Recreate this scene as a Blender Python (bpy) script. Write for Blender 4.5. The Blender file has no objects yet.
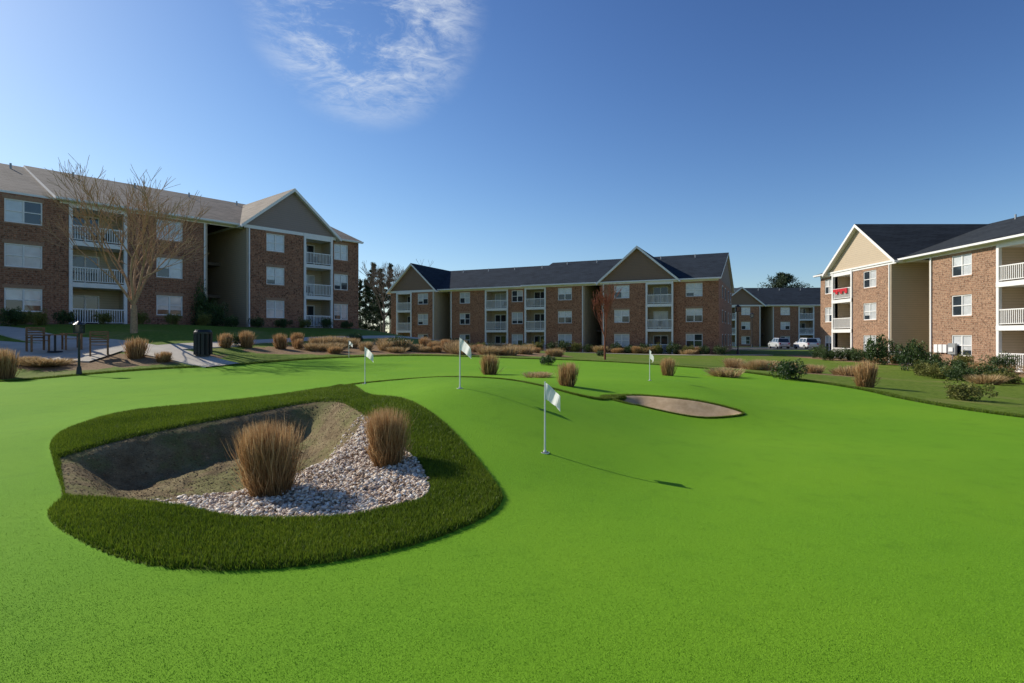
import bpy, math, random
import numpy as np
from mathutils import Vector, Matrix
random.seed(7); rng=np.random.default_rng(7)
scene=bpy.context.scene
SUN_AZ=-62.0; SUN_EL=32.0

# ---------------------------------------------------------------- helpers
def link(o): scene.collection.objects.link(o); return o
def empty(name,loc=(0,0,0),rz=0,scale=1):
    e=bpy.data.objects.new(name,None); e.location=loc; e.rotation_euler=(0,0,rz); e.scale=(scale,)*3
    e.empty_display_size=.3; return link(e)
def np_mesh(name,V,F,mats,smooth=False,attrs=None,midx=None):
    V=np.asarray(V,dtype=np.float32); F=np.asarray(F,dtype=np.int32); k=F.shape[1]
    me=bpy.data.meshes.new(name)
    me.vertices.add(len(V)); me.vertices.foreach_set('co',V.ravel())
    me.loops.add(F.size); me.loops.foreach_set('vertex_index',F.ravel())
    me.polygons.add(len(F)); me.polygons.foreach_set('loop_start',np.arange(len(F),dtype=np.int32)*k)
    me.polygons.foreach_set('loop_total',np.full(len(F),k,dtype=np.int32))
    if midx is not None: me.polygons.foreach_set('material_index',np.asarray(midx,dtype=np.int32))
    me.polygons.foreach_set('use_smooth',np.full(len(F),smooth))
    for m in mats: me.materials.append(m)
    if attrs:
        for a,v in attrs.items():
            at=me.attributes.new(a,'FLOAT','POINT'); at.data.foreach_set('value',np.asarray(v,dtype=np.float32))
    me.update(calc_edges=True); return me
def mk(name,me,loc=(0,0,0),rz=0,scale=(1,1,1),parent=None):
    o=bpy.data.objects.new(name,me); o.location=loc; o.rotation_euler=(0,0,rz)
    o.scale=scale if hasattr(scale,'__len__') else (scale,)*3
    if parent: o.parent=parent
    return link(o)

# ---------------------------------------------------------------- materials
class N:
    def __init__(s,mat):
        mat.use_nodes=True; s.t=mat.node_tree; s.n=s.t.nodes; s.l=s.t.links
        s.b=s.n.get('Principled BSDF')
    def new(s,t,**k):
        n=s.n.new(t)
        for a,v in k.items(): setattr(n,a,v)
        return n
    def link(s,a,b): s.l.new(a,b)
    def coord(s,kind='Object'): return s.new('ShaderNodeTexCoord').outputs[kind]
    def noise(s,scale,detail=4,rough=.55,vec=None,dist=0):
        n=s.new('ShaderNodeTexNoise'); n.inputs['Scale'].default_value=scale; n.inputs['Detail'].default_value=detail
        n.inputs['Roughness'].default_value=rough; n.inputs['Distortion'].default_value=dist
        if vec is not None: s.link(vec,n.inputs['Vector'])
        return n.outputs['Fac']
    def ramp(s,fac,pts):
        r=s.new('ShaderNodeValToRGB'); e=r.color_ramp.elements
        while len(e)<len(pts): e.new(.5)
        for i,(p,c) in enumerate(pts): e[i].position=p; e[i].color=(*c,1)
        s.link(fac,r.inputs[0]); return r.outputs[0]
    def mix(s,f,a,b,mode='MIX'):
        m=s.new('ShaderNodeMix',data_type='RGBA',blend_type=mode)
        for v,i in ((f,0),(a,6),(b,7)):
            if isinstance(v,(int,float)): m.inputs[i].default_value=v
            elif isinstance(v,tuple): m.inputs[i].default_value=(*v,1)
            else: s.link(v,m.inputs[i])
        return m.outputs[2]
    def math(s,op,a,b=None,c=None):
        m=s.new('ShaderNodeMath',operation=op)
        for i,v in enumerate((a,b,c)):
            if v is None: continue
            if isinstance(v,(int,float)): m.inputs[i].default_value=v
            else: s.link(v,m.inputs[i])
        return m.outputs[0]
    def step(s,v,a,b):
        m=s.new('ShaderNodeMapRange',interpolation_type='SMOOTHSTEP'); s.link(v,m.inputs[0])
        m.inputs[1].default_value=a; m.inputs[2].default_value=b; return m.outputs[0]
    def attr(s,name): return s.new('ShaderNodeAttribute',attribute_name=name).outputs['Fac']
    def bump(s,h,strength=.3,dist=.02):
        b=s.new('ShaderNodeBump'); b.inputs['Strength'].default_value=strength; b.inputs['Distance'].default_value=dist
        s.link(h,b.inputs['Height']); s.link(b.outputs[0],s.b.inputs['Normal']); return b
def simple(name,col,rough=.6,var=.15,scale=3,spec=.3,bump=0,bscale=40,metal=0,coat=0):
    m=bpy.data.materials.new(name); n=N(m); v=n.coord()
    f=n.noise(scale,5,.6,v)
    n.link(n.ramp(f,[(.3,tuple(c*(1-var) for c in col)),(.7,tuple(min(1,c*(1+var)) for c in col))]),n.b.inputs['Base Color'])
    n.b.inputs['Roughness'].default_value=rough; n.b.inputs['Specular IOR Level'].default_value=spec
    n.b.inputs['Metallic'].default_value=metal; n.b.inputs['Coat Weight'].default_value=coat
    if bump: n.bump(n.noise(bscale,4,.6,v),bump,.02)
    return m
def rndmat(name,pts,rough=.6,spec=.2,trans=0):
    m=bpy.data.materials.new(name); n=N(m)
    c=n.ramp(n.attr('rnd'),pts)
    n.link(c,n.b.inputs['Base Color']); n.b.inputs['Roughness'].default_value=rough
    n.b.inputs['Specular IOR Level'].default_value=spec
    if trans:
        t=n.new('ShaderNodeBsdfTranslucent'); n.link(c,t.inputs[0])
        ms=n.new('ShaderNodeMixShader'); ms.inputs[0].default_value=trans
        n.link(n.b.outputs[0],ms.inputs[1]); n.link(t.outputs[0],ms.inputs[2])
        n.link(ms.outputs[0],n.n['Material Output'].inputs[0])
    return m
def brickmat(name,c1,c2,mortar):
    m=bpy.data.materials.new(name); n=N(m); o=n.coord()
    s=n.new('ShaderNodeSeparateXYZ'); n.link(o,s.inputs[0])
    c=n.new('ShaderNodeCombineXYZ'); n.link(n.math('ADD',s.outputs[0],s.outputs[1]),c.inputs[0]); n.link(s.outputs[2],c.inputs[1])
    b=n.new('ShaderNodeTexBrick'); n.link(c.outputs[0],b.inputs['Vector'])
    b.inputs['Scale'].default_value=1; b.inputs['Brick Width'].default_value=.40; b.inputs['Row Height'].default_value=.135
    b.inputs['Mortar Size'].default_value=.012; b.inputs['Bias'].default_value=-.1
    b.inputs['Color1'].default_value=(*c1,1); b.inputs['Color2'].default_value=(*c2,1); b.inputs['Mortar'].default_value=(*mortar,1)
    nz=n.noise(1.2,6,.65,o); nz2=n.noise(6,3,.8,o)
    col=n.mix(n.step(nz2,.50,.62),b.outputs[0],tuple(x*.28 for x in c1))
    nz3=n.noise(5,2,.8,o)
    col=n.mix(n.step(nz3,.58,.68),col,tuple(min(1,x*1.5) for x in c2))
    col=n.mix(n.step(nz,.35,.75),col,n.mix(.4,col,tuple(x*1.25 for x in c2)))
    n.link(col,n.b.inputs['Base Color']); n.b.inputs['Roughness'].default_value=.85
    n.bump(b.outputs['Fac'],-.4,.01); return m
def sidingmat(name,col,pitch=.18):
    m=bpy.data.materials.new(name); n=N(m); o=n.coord()
    s=n.new('ShaderNodeSeparateXYZ'); n.link(o,s.inputs[0])
    fr=n.math('FRACT',n.math('DIVIDE',s.outputs[2],pitch))
    n.link(n.mix(n.step(fr,.86,.97),n.mix(n.noise(2,4,.6,o),tuple(c*.92 for c in col),tuple(c*1.08 for c in col)),tuple(c*.55 for c in col)),n.b.inputs['Base Color'])
    n.b.inputs['Roughness'].default_value=.7; n.bump(fr,.4,.02); return m
def roofmat(name,col,spec=.3):
    m=bpy.data.materials.new(name); n=N(m); o=n.coord()
    s=n.new('ShaderNodeSeparateXYZ'); n.link(o,s.inputs[0])
    b=n.new('ShaderNodeTexBrick')
    c=n.new('ShaderNodeCombineXYZ'); n.link(n.math('ADD',s.outputs[0],n.math('MULTIPLY',s.outputs[1],.35)),c.inputs[0]); n.link(n.math('MULTIPLY',s.outputs[2],2.6),c.inputs[1])
    n.link(c.outputs[0],b.inputs['Vector'])
    b.inputs['Scale'].default_value=1; b.inputs['Brick Width'].default_value=.6; b.inputs['Row Height'].default_value=.28; b.inputs['Mortar Size'].default_value=.02
    b.inputs['Color1'].default_value=(*[x*.75 for x in col],1); b.inputs['Color2'].default_value=(*[x*1.3 for x in col],1); b.inputs['Mortar'].default_value=(*[x*.5 for x in col],1)
    nz=n.noise(.5,5,.6,o)
    n.link(n.mix(n.step(nz,.3,.75),b.outputs[0],n.mix(.5,b.outputs[0],tuple(x*1.5 for x in col))),n.b.inputs['Base Color'])
    n.b.inputs['Roughness'].default_value=.85; n.b.inputs['Specular IOR Level'].default_value=spec
    n.bump(n.noise(14,3,.7,o),.35,.02); return m
M={}
M['white']=simple('white_trim_paint',(.82,.80,.77),.45,.04)
M['brickL']=brickmat('brick_dark_brown',(.25,.095,.048),(.35,.16,.085),(.31,.24,.17))
M['brickM']=brickmat('brick_brown',(.30,.115,.055),(.41,.19,.10),(.32,.23,.15))
M['brickR']=brickmat('brick_red_tan',(.25,.125,.070),(.35,.20,.12),(.38,.30,.21))
M['brick_light']=simple('brick_soldier_course',(.37,.22,.14),.85,.2,8)
M['tan']=sidingmat('siding_tan',(.54,.43,.30))
M['tan_trim']=simple('tan_trim',(.46,.38,.28),.6,.06)
M['grey_tan']=sidingmat('siding_taupe',(.30,.235,.21))
M['gable_shaded']=sidingmat('siding_tan_shaded',(.25,.155,.10))  # tan siding, its colour darkened to carry the shade on the gables
M['roofL']=roofmat('shingle_grazing_sun',(.21,.175,.135))  # dark shingle painted lighter to imitate sun grazing the slope
M['roofM']=roofmat('shingle_slate',(.026,.034,.044),.08)
M['roofR']=roofmat('shingle_charcoal',(.035,.04,.044),.1)
M['glass']=simple('window_glass',(.03,.04,.05),.05,.3,.8,.8)
M['blind']=simple('window_blinds_behind_glass',(.56,.57,.57),.12,.15,1.5,.7,coat=.6)
M['dark']=simple('dark_interior',(.03,.03,.03),.7)
M['recess_shade']=simple('recess_shade_tone',(.16,.12,.09),.5)  # dark colour standing in for the shade inside the breezeway recess
M['concrete']=simple('concrete',(.50,.45,.37),.85,.12,1.5,bump=.2)
M['black']=simple('black_metal',(.018,.018,.02),.4,.2,spec=.5)
M['asphalt']=simple('asphalt',(.055,.055,.057),.9,.2,3,bump=.3)
M['line']=simple('road_paint',(.7,.7,.68),.7,.1)
M['wood']=simple('teak_wood',(.22,.12,.06),.6,.3,12,bump=.2)
M['red']=simple('red_fabric',(.5,.02,.03),.7)
M['metal']=simple('grey_metal',(.35,.36,.36),.45,.1,metal=.4)
M['bark']=simple('bark_grey_tan',(.44,.28,.16),.9,.3,10,bump=.5,bscale=20)
M['bark2']=simple('bark_dark',(.20,.145,.105),.9,.3,10,bump=.5,bscale=20)
M['barkr']=simple('bark_reddish',(.26,.09,.05),.9,.3,10)
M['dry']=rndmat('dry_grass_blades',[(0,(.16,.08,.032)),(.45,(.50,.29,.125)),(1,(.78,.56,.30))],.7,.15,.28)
M['pale']=rndmat('pale_dry_grass',[(0,(.28,.18,.08)),(.6,(.56,.40,.20)),(1,(.74,.58,.34))],.7,.15,.25)
M['turf']=rndmat('long_turf_blades',[(0,(.035,.068,.005)),(.5,(.13,.20,.012)),(1,(.31,.37,.035))],.5,.3,.3)
M['pile']=rndmat('short_turf_pile',[(0,(.105,.24,.008)),(.5,(.185,.37,.016)),(1,(.28,.50,.035))],.7,.15,0)
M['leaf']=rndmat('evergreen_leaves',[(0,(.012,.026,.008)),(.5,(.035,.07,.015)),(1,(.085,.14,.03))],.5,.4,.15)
M['leaf2']=rndmat('olive_leaves',[(0,(.05,.05,.015)),(.5,(.14,.15,.03)),(1,(.28,.27,.07))],.6,.3,.2)
M['needle']=rndmat('pine_needles',[(0,(.012,.022,.010)),(.5,(.035,.058,.022)),(1,(.08,.11,.04))],.6,.3,.1)
M['stone']=rndmat('river_pebbles',[(0,(.26,.17,.11)),(.3,(.56,.42,.30)),(.6,(.74,.64,.50)),(.85,(.86,.80,.70)),(1,(.48,.33,.23))],.7,.3)
M['sandclod']=rndmat('sand_crumbs',[(0,(.12,.08,.04)),(.5,(.24,.17,.09)),(1,(.38,.29,.16))],.9,.1)
M['flag']=rndmat('white_flag_cloth',[(0,(.9,.89,.87)),(1,(.9,.89,.87))],.8,.1,.5)

# ---------------------------------------------------------------- terrain
CP=np.array([(0,0,0),(0,3,0),(-3,3.9,0),(3,4,0),(8,8,-.05),(4,7,0),(6,14,.05),(10,12,-.1),(0,-15,0),(-12,-8,0),(12,-8,0),(-1,4,0),
(-4.5,5.5,0),(-6.5,6.5,0),(-10,6,0),(-9,10,.05),(-8,13,.15),(-.87,9.5,.75),(-1.8,12.3,.72),(.2,12.6,.6),(1.4,11.3,.40),(.4,6.9,.2),(1.5,6.3,0),
(-2.5,9.8,.52),(-3.6,12,.5),(-4.95,11.3,.36),(-6.5,9.8,.25),(-6.6,8.15,.1),(-3.1,9.9,.45),(-.5,6.76,.25),(-.1,5.5,.05),(-1.2,6.5,.18),
(2.2,11.9,.32),(3,12.8,.32),(3.8,11.9,.26),(4.8,11.2,.02),(3.4,10.5,0),(2.2,9,.08),(5,14.5,.25),(-4,16,.35),(0,16,.42),(3.8,15.6,.4),
(-19,21,0),(-15,18,.05),(-13,26,.32),(-8,20,.25),(-5,33,.5),(5,35,.2),(12,25,0),(7,22,.15),(14,14,-.3),(18,20,-.5),(24,30,-.7),(20,40,-.5),
(-22,27,1.0),(-15.4,28,.86),(-20,31,1.8),(-16,36,1.35),(-28,33,2.2),(-26,27,1.4),(-22,40,2.4),(-10,48,1.7),(-15,56,2.4),(-32,36,2.45),(-24,46,2.45),(-42,26,2.4),(-40,45,2.5),(-30,60,2.5),
(-5,55,.9),(-12,66,.6),(-17,80,-.2),(3,70,-.2),(23,62,-.35),(14,50,-.3),(32,50,-.45),(32,36,-.6),(32,20,-.7),(45,50,-.5),(30,85,-.25),(50,90,-.25),(45,112,-.3),
(0,100,0),(-40,100,1),(60,10,-.6),(-50,0,1),(0,-60,0),(-150,100,1),(150,100,0),(0,250,0),(-200,-100,0),(200,-100,0),(-250,250,0),(250,250,0)],float)
_c=1.0
def _phi(r2): return np.sqrt(r2+_c*_c)
_n=len(CP); A=np.zeros((_n+1,_n+1))
d2=((CP[:,None,:2]-CP[None,:,:2])**2).sum(-1)
A[:_n,:_n]=-_phi(d2)+np.eye(_n)*.02; A[:_n,_n]=1; A[_n,:_n]=1
W=np.linalg.solve(A,np.append(CP[:,2],0))
def base_z(x,y):
    z=np.full_like(x,W[_n])
    for i in range(_n): z-=W[i]*_phi((x-CP[i,0])**2+(y-CP[i,1])**2)
    return z
def smooth_poly(P,k=5,closed=True):
    P=np.array(P,float); n=len(P); out=[]
    rngi=range(n) if closed else range(n-1)
    for i in rngi:
        g=lambda j: P[j%n] if closed else P[min(max(j,0),n-1)]
        p0,p1,p2,p3=g(i-1),g(i),g(i+1),g(i+2)
        for j in range(k):
            t=j/k
            out.append(.5*((2*p1)+(-p0+p2)*t+(2*p0-5*p1+4*p2-p3)*t*t+(-p0+3*p1-3*p2+p3)*t**3))
    if not closed: out.append(P[-1])
    return np.array(out)
def segdist(x,y,a,b):
    dx,dy=b-a; L=dx*dx+dy*dy+1e-12
    t=np.clip(((x-a[0])*dx+(y-a[1])*dy)/L,0,1)
    return (x-a[0]-t*dx)**2+(y-a[1]-t*dy)**2
def sdf(x,y,P):  # + inside
    d=np.full_like(x,1e9); ins=np.zeros(x.shape,bool); n=len(P)
    for i in range(n):
        a,b=P[i],P[(i+1)%n]
        d=np.minimum(d,segdist(x,y,a,b))
        if a[1]!=b[1]:
            c=((a[1]>y)!=(b[1]>y))&(x<(b[0]-a[0])*(y-a[1])/(b[1]-a[1])+a[0]); ins^=c
    d=np.sqrt(d); return np.where(ins,d,-d)
def sdl(x,y,P):
    d=np.full_like(x,1e9)
    for i in range(len(P)-1): d=np.minimum(d,segdist(x,y,P[i],P[i+1]))
    return np.sqrt(d)
OUT=smooth_poly([(-6.6,8.15),(-6.95,9.05),(-6.9,10.2),(-5.95,10.85),(-4.95,11.6),(-4.1,12.6),(-3.5,12.4),(-2.6,10.3),(-1.68,8.97),(-.99,7.85),(-.5,6.76),(-.14,5.75),(-.11,5.3),(-.35,4.79),(-.84,4.27),(-1.47,3.94),(-2.12,3.87),(-2.81,4.08),(-3.75,4.72),(-4.24,5.2),(-4.5,5.7),(-5.5,6.84)])
INN=smooth_poly([(-5.75,7.3),(-5.5,8.1),(-4.95,8.85),(-4.37,9.45),(-3.74,10.15),(-3.05,10.0),(-2.34,8.75),(-1.55,7.3),(-1.10,6.47),(-.87,5.9),(-.83,5.42),(-1.18,5.08),(-1.56,4.89),(-2.34,4.89),(-3.03,5.2),(-3.87,5.48),(-4.4,5.62),(-4.68,5.9),(-5.55,6.95)])
GRV=smooth_poly([(-3.3,5.2),(-2.85,5.6),(-2.45,6.15),(-2.2,6.8),(-2.1,7.5),(-1.9,8.3),(-1,8.2),(-.2,6.5),(-.3,4.8),(-2,4.3),(-3.2,4.6)])
BK2=smooth_poly([(2.0,11.85),(2.75,12.45),(3.5,12.1),(4.3,11.75),(4.62,11.4),(4.2,11.05),(3.5,10.9),(2.6,11.3)])
SEAM=smooth_poly([(-3.84,12.4),(-3.5,13.6),(-1.83,13.6),(-.28,13.1),(.98,11.7),(1.6,11.4),(1.95,11.65),(2.4,12.2)],5,False)
GREEN=smooth_poly([(-19,20),(-24,14),(-26,4),(-16,-12),(5,-14),(16,-6),(13.5,6),(11.0,12),(10.9,15.7),(11.3,19),(10.3,22.8),(9.0,27.6),(6.2,32),(0,33),(-5,33),(-9,29.5),(-13,25.5)])
MULCH=[smooth_poly(p,4) for p in (
 [(-14,29.5),(-9,31.5),(-5,34.5),(0,36),(4,38),(2,43),(-5,42),(-9,41),(-13,36)],
 [(-23,23.4),(-18,23.2),(-14.5,26),(-14,28),(-17,26.8),(-22,25.8)],
 [(28.5,24),(31.9,22),(31.9,60),(29,60),(28,50),(29.2,40)],
 [(-19,79),(-17,82.5),(24,63),(23,60.3),(0,70)],
 [(-31.2,33.5),(-32.4,36),(-15.2,56.2),(-13.6,54.5),(-22,44.5)],
 [(11.5,30),(16,27),(18,28.5),(13,32.5)])]
TX0,TX1,TY0,TY1=-7.6,5.4,3.2,14.4
def S(t): t=np.clip(t,0,1); return t*t*(3-2*t)
def ground_z(x,y,fringe=True):
    x=np.atleast_1d(np.asarray(x,float)); y=np.atleast_1d(np.asarray(y,float))
    z=base_z(x,y)
    near=(x>TX0-.5)&(x<TX1+.5)&(y>TY0-.5)&(y<TY1+.5)
    if near.any():
        xn,yn=x[near],y[near]
        i=sdf(xn,yn,INN); o=sdf(xn,yn,OUT); g=sdf(xn,yn,GRV); b2=sdf(xn,yn,BK2)
        dep=.50*S(i/.75)*(1-.88*S((g+.75)/.9))*(.3+.7*S((yn-5.4)/2.0))
        zz=z[near]-dep
        zz+=.035*S((o+.01)/.06)*S((-i+.02)/.06)
        zz-=.20*S(b2/.4)
        sm=sdl(xn,yn,SEAM); zz+=.012*S((.10-sm)/.05)
        rough=.016*np.sin(xn*7+yn*3)*np.sin(yn*6-xn*2)+.012*np.sin(xn*17-yn*9)*np.sin(yn*15+xn*4)+.008*np.sin(xn*31+yn*13+2*np.sin(yn*7))*np.sin(yn*27-xn*11)
        zz+=np.where(i>0,rough*S(i/.3),0)
        z[near]=zz
    return z
def gz(x,y): return float(ground_z([x],[y])[0])
def graded(a,b,lo,hi,fine,mid,m0,m1):
    c=list(np.arange(a,b,fine)); 
    x=b
    while x<m1: c.append(x); x+=mid
    while x<hi: c.append(x); x+=max(mid,(x-m1)*.25+mid)
    c.append(hi); x=a-mid; left=[]
    while x>m0: left.append(x); x-=mid
    while x>lo: left.append(x); x-=max(mid,(m0-x)*.25+mid)
    left.append(lo); return np.array(left[::-1]+c)
xs=graded(TX0,TX1,-900,900,.05,.45,-45,45); ys=graded(TY0,TY1,-300,1200,.05,.45,-4,90)
X,Y=np.meshgrid(xs,ys); nx,ny=len(xs),len(ys); xf,yf=X.ravel(),Y.ravel()
zf=ground_z(xf,yf)
idx=np.arange(nx*ny).reshape(ny,nx)
F=np.stack([idx[:-1,:-1],idx[:-1,1:],idx[1:,1:],idx[1:,:-1]],-1).reshape(-1,4)
mul=np.full_like(xf,-1e3)
for p in MULCH: mul=np.maximum(mul,sdf(xf,yf,p))
at={'a_green':sdf(xf,yf,GREEN),'a_out':sdf(xf,yf,OUT),'a_in':sdf(xf,yf,INN),'a_grv':sdf(xf,yf,GRV),'a_b2':sdf(xf,yf,BK2),'a_seam':sdl(xf,yf,SEAM),'a_mul':mul}
gm=bpy.data.materials.new('ground_cover'); n=N(gm); P=n.coord('Object')
big=n.noise(.35,3,.6,P); fine=n.noise(170,2,.8,P); med=n.noise(6,4,.65,P); mid2=n.noise(45,3,.75,P); wob=n.noise(1.6,3,.6,P)
lawn=n.ramp(med,[(.25,(.065,.105,.012)),(.5,(.125,.195,.022)),(.75,(.22,.26,.05))])
lawn=n.mix(n.step(big,.5,.72),lawn,n.mix(.45,lawn,(.30,.25,.10)))
lawn=n.mix(n.step(mid2,.55,.75),lawn,n.mix(.5,lawn,(.045,.065,.01)))
putt=n.ramp(fine,[(.3,(.090,.225,.009)),(.5,(.152,.335,.016)),(.7,(.235,.46,.034))])
putt=n.mix(n.step(mid2,.5,.7),putt,n.mix(.35,putt,(.085,.205,.010)))
putt=n.mix(n.step(big,.3,.75),putt,n.mix(.45,putt,(.21,.385,.020)))
putt=n.mix(n.step(n.noise(2.2,5,.7,P),.48,.75),putt,n.mix(.35,putt,(.09,.225,.012)))
fr=n.ramp(mid2,[(.3,(.03,.055,.006)),(.7,(.11,.15,.015))])
sand=n.ramp(n.noise(3,6,.75,P),[(.3,(.13,.088,.042)),(.5,(.23,.17,.09)),(.7,(.34,.28,.145))])
sand=n.mix(n.step(n.noise(1.1,4,.65,P),.44,.58),sand,n.mix(.55,sand,(.17,.195,.055)))
sand=n.mix(n.step(mid2,.50,.66),sand,n.mix(.65,sand,(.07,.05,.025)))
sand2=n.ramp(med,[(.3,(.38,.27,.15)),(.7,(.54,.40,.25))])
mulch=n.ramp(n.noise(14,5,.75,P),[(.3,(.12,.07,.035)),(.55,(.30,.20,.11)),(.75,(.48,.36,.21))])
grv=(.24,.19,.14)
edge=n.math('ADD',n.attr('a_mul'),n.math('MULTIPLY',n.math('SUBTRACT',wob,.5),1.6))
col=n.mix(n.step(edge,-.1,.1),lawn,mulch)
ge=n.attr('a_green')
col=n.mix(n.step(ge,-.45,-.40),col,fr)
col=n.mix(n.step(ge,-.03,.03),col,putt)
inn=n.attr('a_in')
seam=n.step(n.math('MULTIPLY',n.attr('a_seam'),-1),-.09,-.05)
col=n.mix(seam,col,fr)
b2=n.attr('a_b2')
col=n.mix(n.step(b2,-.06,-.04),col,fr)
col=n.mix(n.step(n.attr('a_out'),-.012,.012),col,fr)
insand=n.step(n.math('ADD',inn,n.math('MULTIPLY',n.math('SUBTRACT',mid2,.5),.12)),-.01,.03)
col=n.mix(insand,col,sand)
gg=n.math('MINIMUM',n.attr('a_grv'),inn)
col=n.mix(n.step(gg,-.02,.02),col,grv)
col=n.mix(n.step(b2,-.01,.02),col,sand2)
n.link(col,n.b.inputs['Base Color']); n.b.inputs['Roughness'].default_value=.85; n.b.inputs['Specular IOR Level'].default_value=.08
hh=n.math('ADD',fine,n.math('MULTIPLY',mid2,.9))
hh=n.math('ADD',hh,n.math('MULTIPLY',insand,n.math('MULTIPLY',n.noise(16,5,.8,P),4.0))); n.bump(hh,.55,.013)
ground=mk('ground',np_mesh('ground',np.stack([xf,yf,zf],-1),F,[gm],True,at))

# ---------------------------------------------------------------- long turf collar
def blades(pts,hmin,hmax,w,lean,seed):
    r=np.random.default_rng(seed); m=len(pts)
    a=r.random(m)*6.283; h=hmin+(hmax-hmin)*r.random(m); la=r.random(m)*6.283; L=lean*r.random(m)
    wx,wy=np.cos(a)*w,np.sin(a)*w
    V=np.empty((m,3,3)); V[:,0]=pts+np.stack([wx,wy,0*wx],-1); V[:,1]=pts-np.stack([wx,wy,0*wx],-1)
    V[:,2]=pts+np.stack([np.cos(la)*L,np.sin(la)*L,h],-1)
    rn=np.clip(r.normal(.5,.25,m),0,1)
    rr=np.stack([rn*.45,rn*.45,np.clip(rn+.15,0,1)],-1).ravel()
    return V.reshape(-1,3),np.arange(m*3).reshape(m,3),rr
px=rng.uniform(-7.2,.1,900000); py=rng.uniform(3.7,13,900000)
k=(sdf(px,py,OUT)>0)&(sdf(px,py,INN)<.03)
px,py=px[k],py[k]
keep=rng.random(len(px))<np.clip(1.25-(py-4)/9,.3,1); px,py=px[keep],py[keep]
pz=ground_z(px,py)-.004
patch=np.sin(px*2.3+np.sin(py*1.7)*2)*np.sin(py*2.9+px)
V,Fb,rr=blades(np.stack([px,py,pz],-1),.022,.05,.0042,.03,3)
rr=np.clip(rr+np.repeat(patch,3)*.10,0,1)
mk('bunker_collar_turf',np_mesh('bunker_collar_turf',V,Fb,[M['turf']],False,{'rnd':rr}))
m=300000; py=2.2+rng.random(m)**1.6*4.6; px=rng.uniform(-1,1,m)*(py*.95+.4)
k=(sdf(px,py,OUT)<-.01)&(rng.random(m)<np.clip((6.6-py)/3.6,0,1)*.8); px,py=px[k],py[k]
V,Fb,rr=blades(np.column_stack([px,py,base_z(px,py)-.001]),.003,.008,.0019,.007,4)
mk('putting_turf_pile',np_mesh('putting_turf_pile',V,Fb,[M['pile']],False,{'rnd':np.clip(rr+.12,0,1)}))
s1=[]
SP=smooth_poly(SEAM,12,False)
for i in rng.integers(0,len(SP)-1,26000):
    t=rng.random(); p=SP[i]*(1-t)+SP[i+1]*t; s1.append(p+rng.normal(0,.035,2))
B2=smooth_poly(BK2,3)
for i in rng.integers(0,len(B2),16000):
    t=rng.random(); p=B2[i]*(1-t)+B2[(i+1)%len(B2)]*t; c=np.array([3.3,11.6]); dd=(p-c)/np.linalg.norm(p-c)
    s1.append(p+dd*rng.random()*(.16 if p[1]>11.6 or p[0]<2.5 else .03))
s1=np.array(s1); V,Fb,rr=blades(np.column_stack([s1,ground_z(s1[:,0],s1[:,1])-.003]),.015,.04,.005,.03,5)
mk('mound_edge_turf',np_mesh('mound_edge_turf',V,Fb,[M['turf']],False,{'rnd':rr}))
s1=[]
for i in range(len(GREEN)):
    a,b=GREEN[i],GREEN[(i+1)%len(GREEN)]
    if (a[1]+b[1])/2<8: continue
    L=np.linalg.norm(b-a); nn=int(L*900); t=rng.random(nn)[:,None]
    nrm=np.array([(b-a)[1],-(b-a)[0]])/L
    mp_=(a+b)/2+nrm*.2; sg=1 if sdf(mp_[:1],mp_[1:],GREEN)[0]<0 else -1
    s1.append(a+(b-a)*t+nrm*(rng.random(nn)[:,None]*.42)*sg)
s1=np.concatenate(s1); V,Fb,rr=blades(np.column_stack([s1,ground_z(s1[:,0],s1[:,1])-.003]),.03,.08,.011,.04,6)
mk('green_rim_turf',np_mesh('green_rim_turf',V,Fb,[M['turf']],False,{'rnd':rr*.8}))

# ---------------------------------------------------------------- pebbles
import bmesh
bm=bmesh.new(); bmesh.ops.create_icosphere(bm,subdivisions=1,radius=1); bm.verts.ensure_lookup_table()
SV=np.array([v.co[:] for v in bm.verts]); SF=np.array([[v.index for v in f.verts] for f in bm.faces]); bm.free()
def stones(name,px,py,rlo,rhi,lift,mat,smooth=True):
    m=len(px); rad=rng.uniform(rlo,rhi,m); rad[rng.random(m)<.07]*=1.6
    sc=rad[:,None]*np.stack([rng.uniform(.8,1.4,m),rng.uniform(.7,1.1,m),rng.uniform(.5,.8,m)],-1)
    jit=1+rng.normal(0,.12,(m,len(SV),1)); v=SV[None]*jit*sc[:,None]
    th=rng.random(m)*6.283; ph=rng.normal(0,.4,m)
    vz=v[...,2]*np.cos(ph)[:,None]+v[...,0]*np.sin(ph)[:,None]; vx=v[...,0]*np.cos(ph)[:,None]-v[...,2]*np.sin(ph)[:,None]
    c,s=np.cos(th)[:,None],np.sin(th)[:,None]
    v=np.stack([vx*c-v[...,1]*s,vx*s+v[...,1]*c,vz],-1)
    pz=ground_z(px,py)+lift; v+=np.stack([px,py,pz],-1)[:,None]
    Fs=(SF[None]+(np.arange(m)*len(SV))[:,None,None]).reshape(-1,3)
    mk(name,np_mesh(name,v.reshape(-1,3),Fs,[mat],smooth,{'rnd':np.repeat(rng.random(m),len(SV))}))
px=rng.uniform(-3.5,-.7,46000); py=rng.uniform(4.7,8.4,46000)
gs=sdf(px,py,GRV)
k=(sdf(px,py,INN)>.0)&((gs>-.03)|((gs>-.35)&(rng.random(46000)<.10))); px,py=px[k][:11500],py[k][:11500]
stones('pebble_bed',px,py,.0095,.0215,rng.uniform(0,.035,len(px))*(sdf(px,py,GRV)>0),M['stone'])
px=rng.uniform(-5.8,-2,9000); py=rng.uniform(5.4,10.2,9000); k=(sdf(px,py,INN)>.02)&(sdf(px,py,GRV)<0)
stones('sand_crumbs',px[k],py[k],.004,.012,0,M['sandclod'],False)

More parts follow.
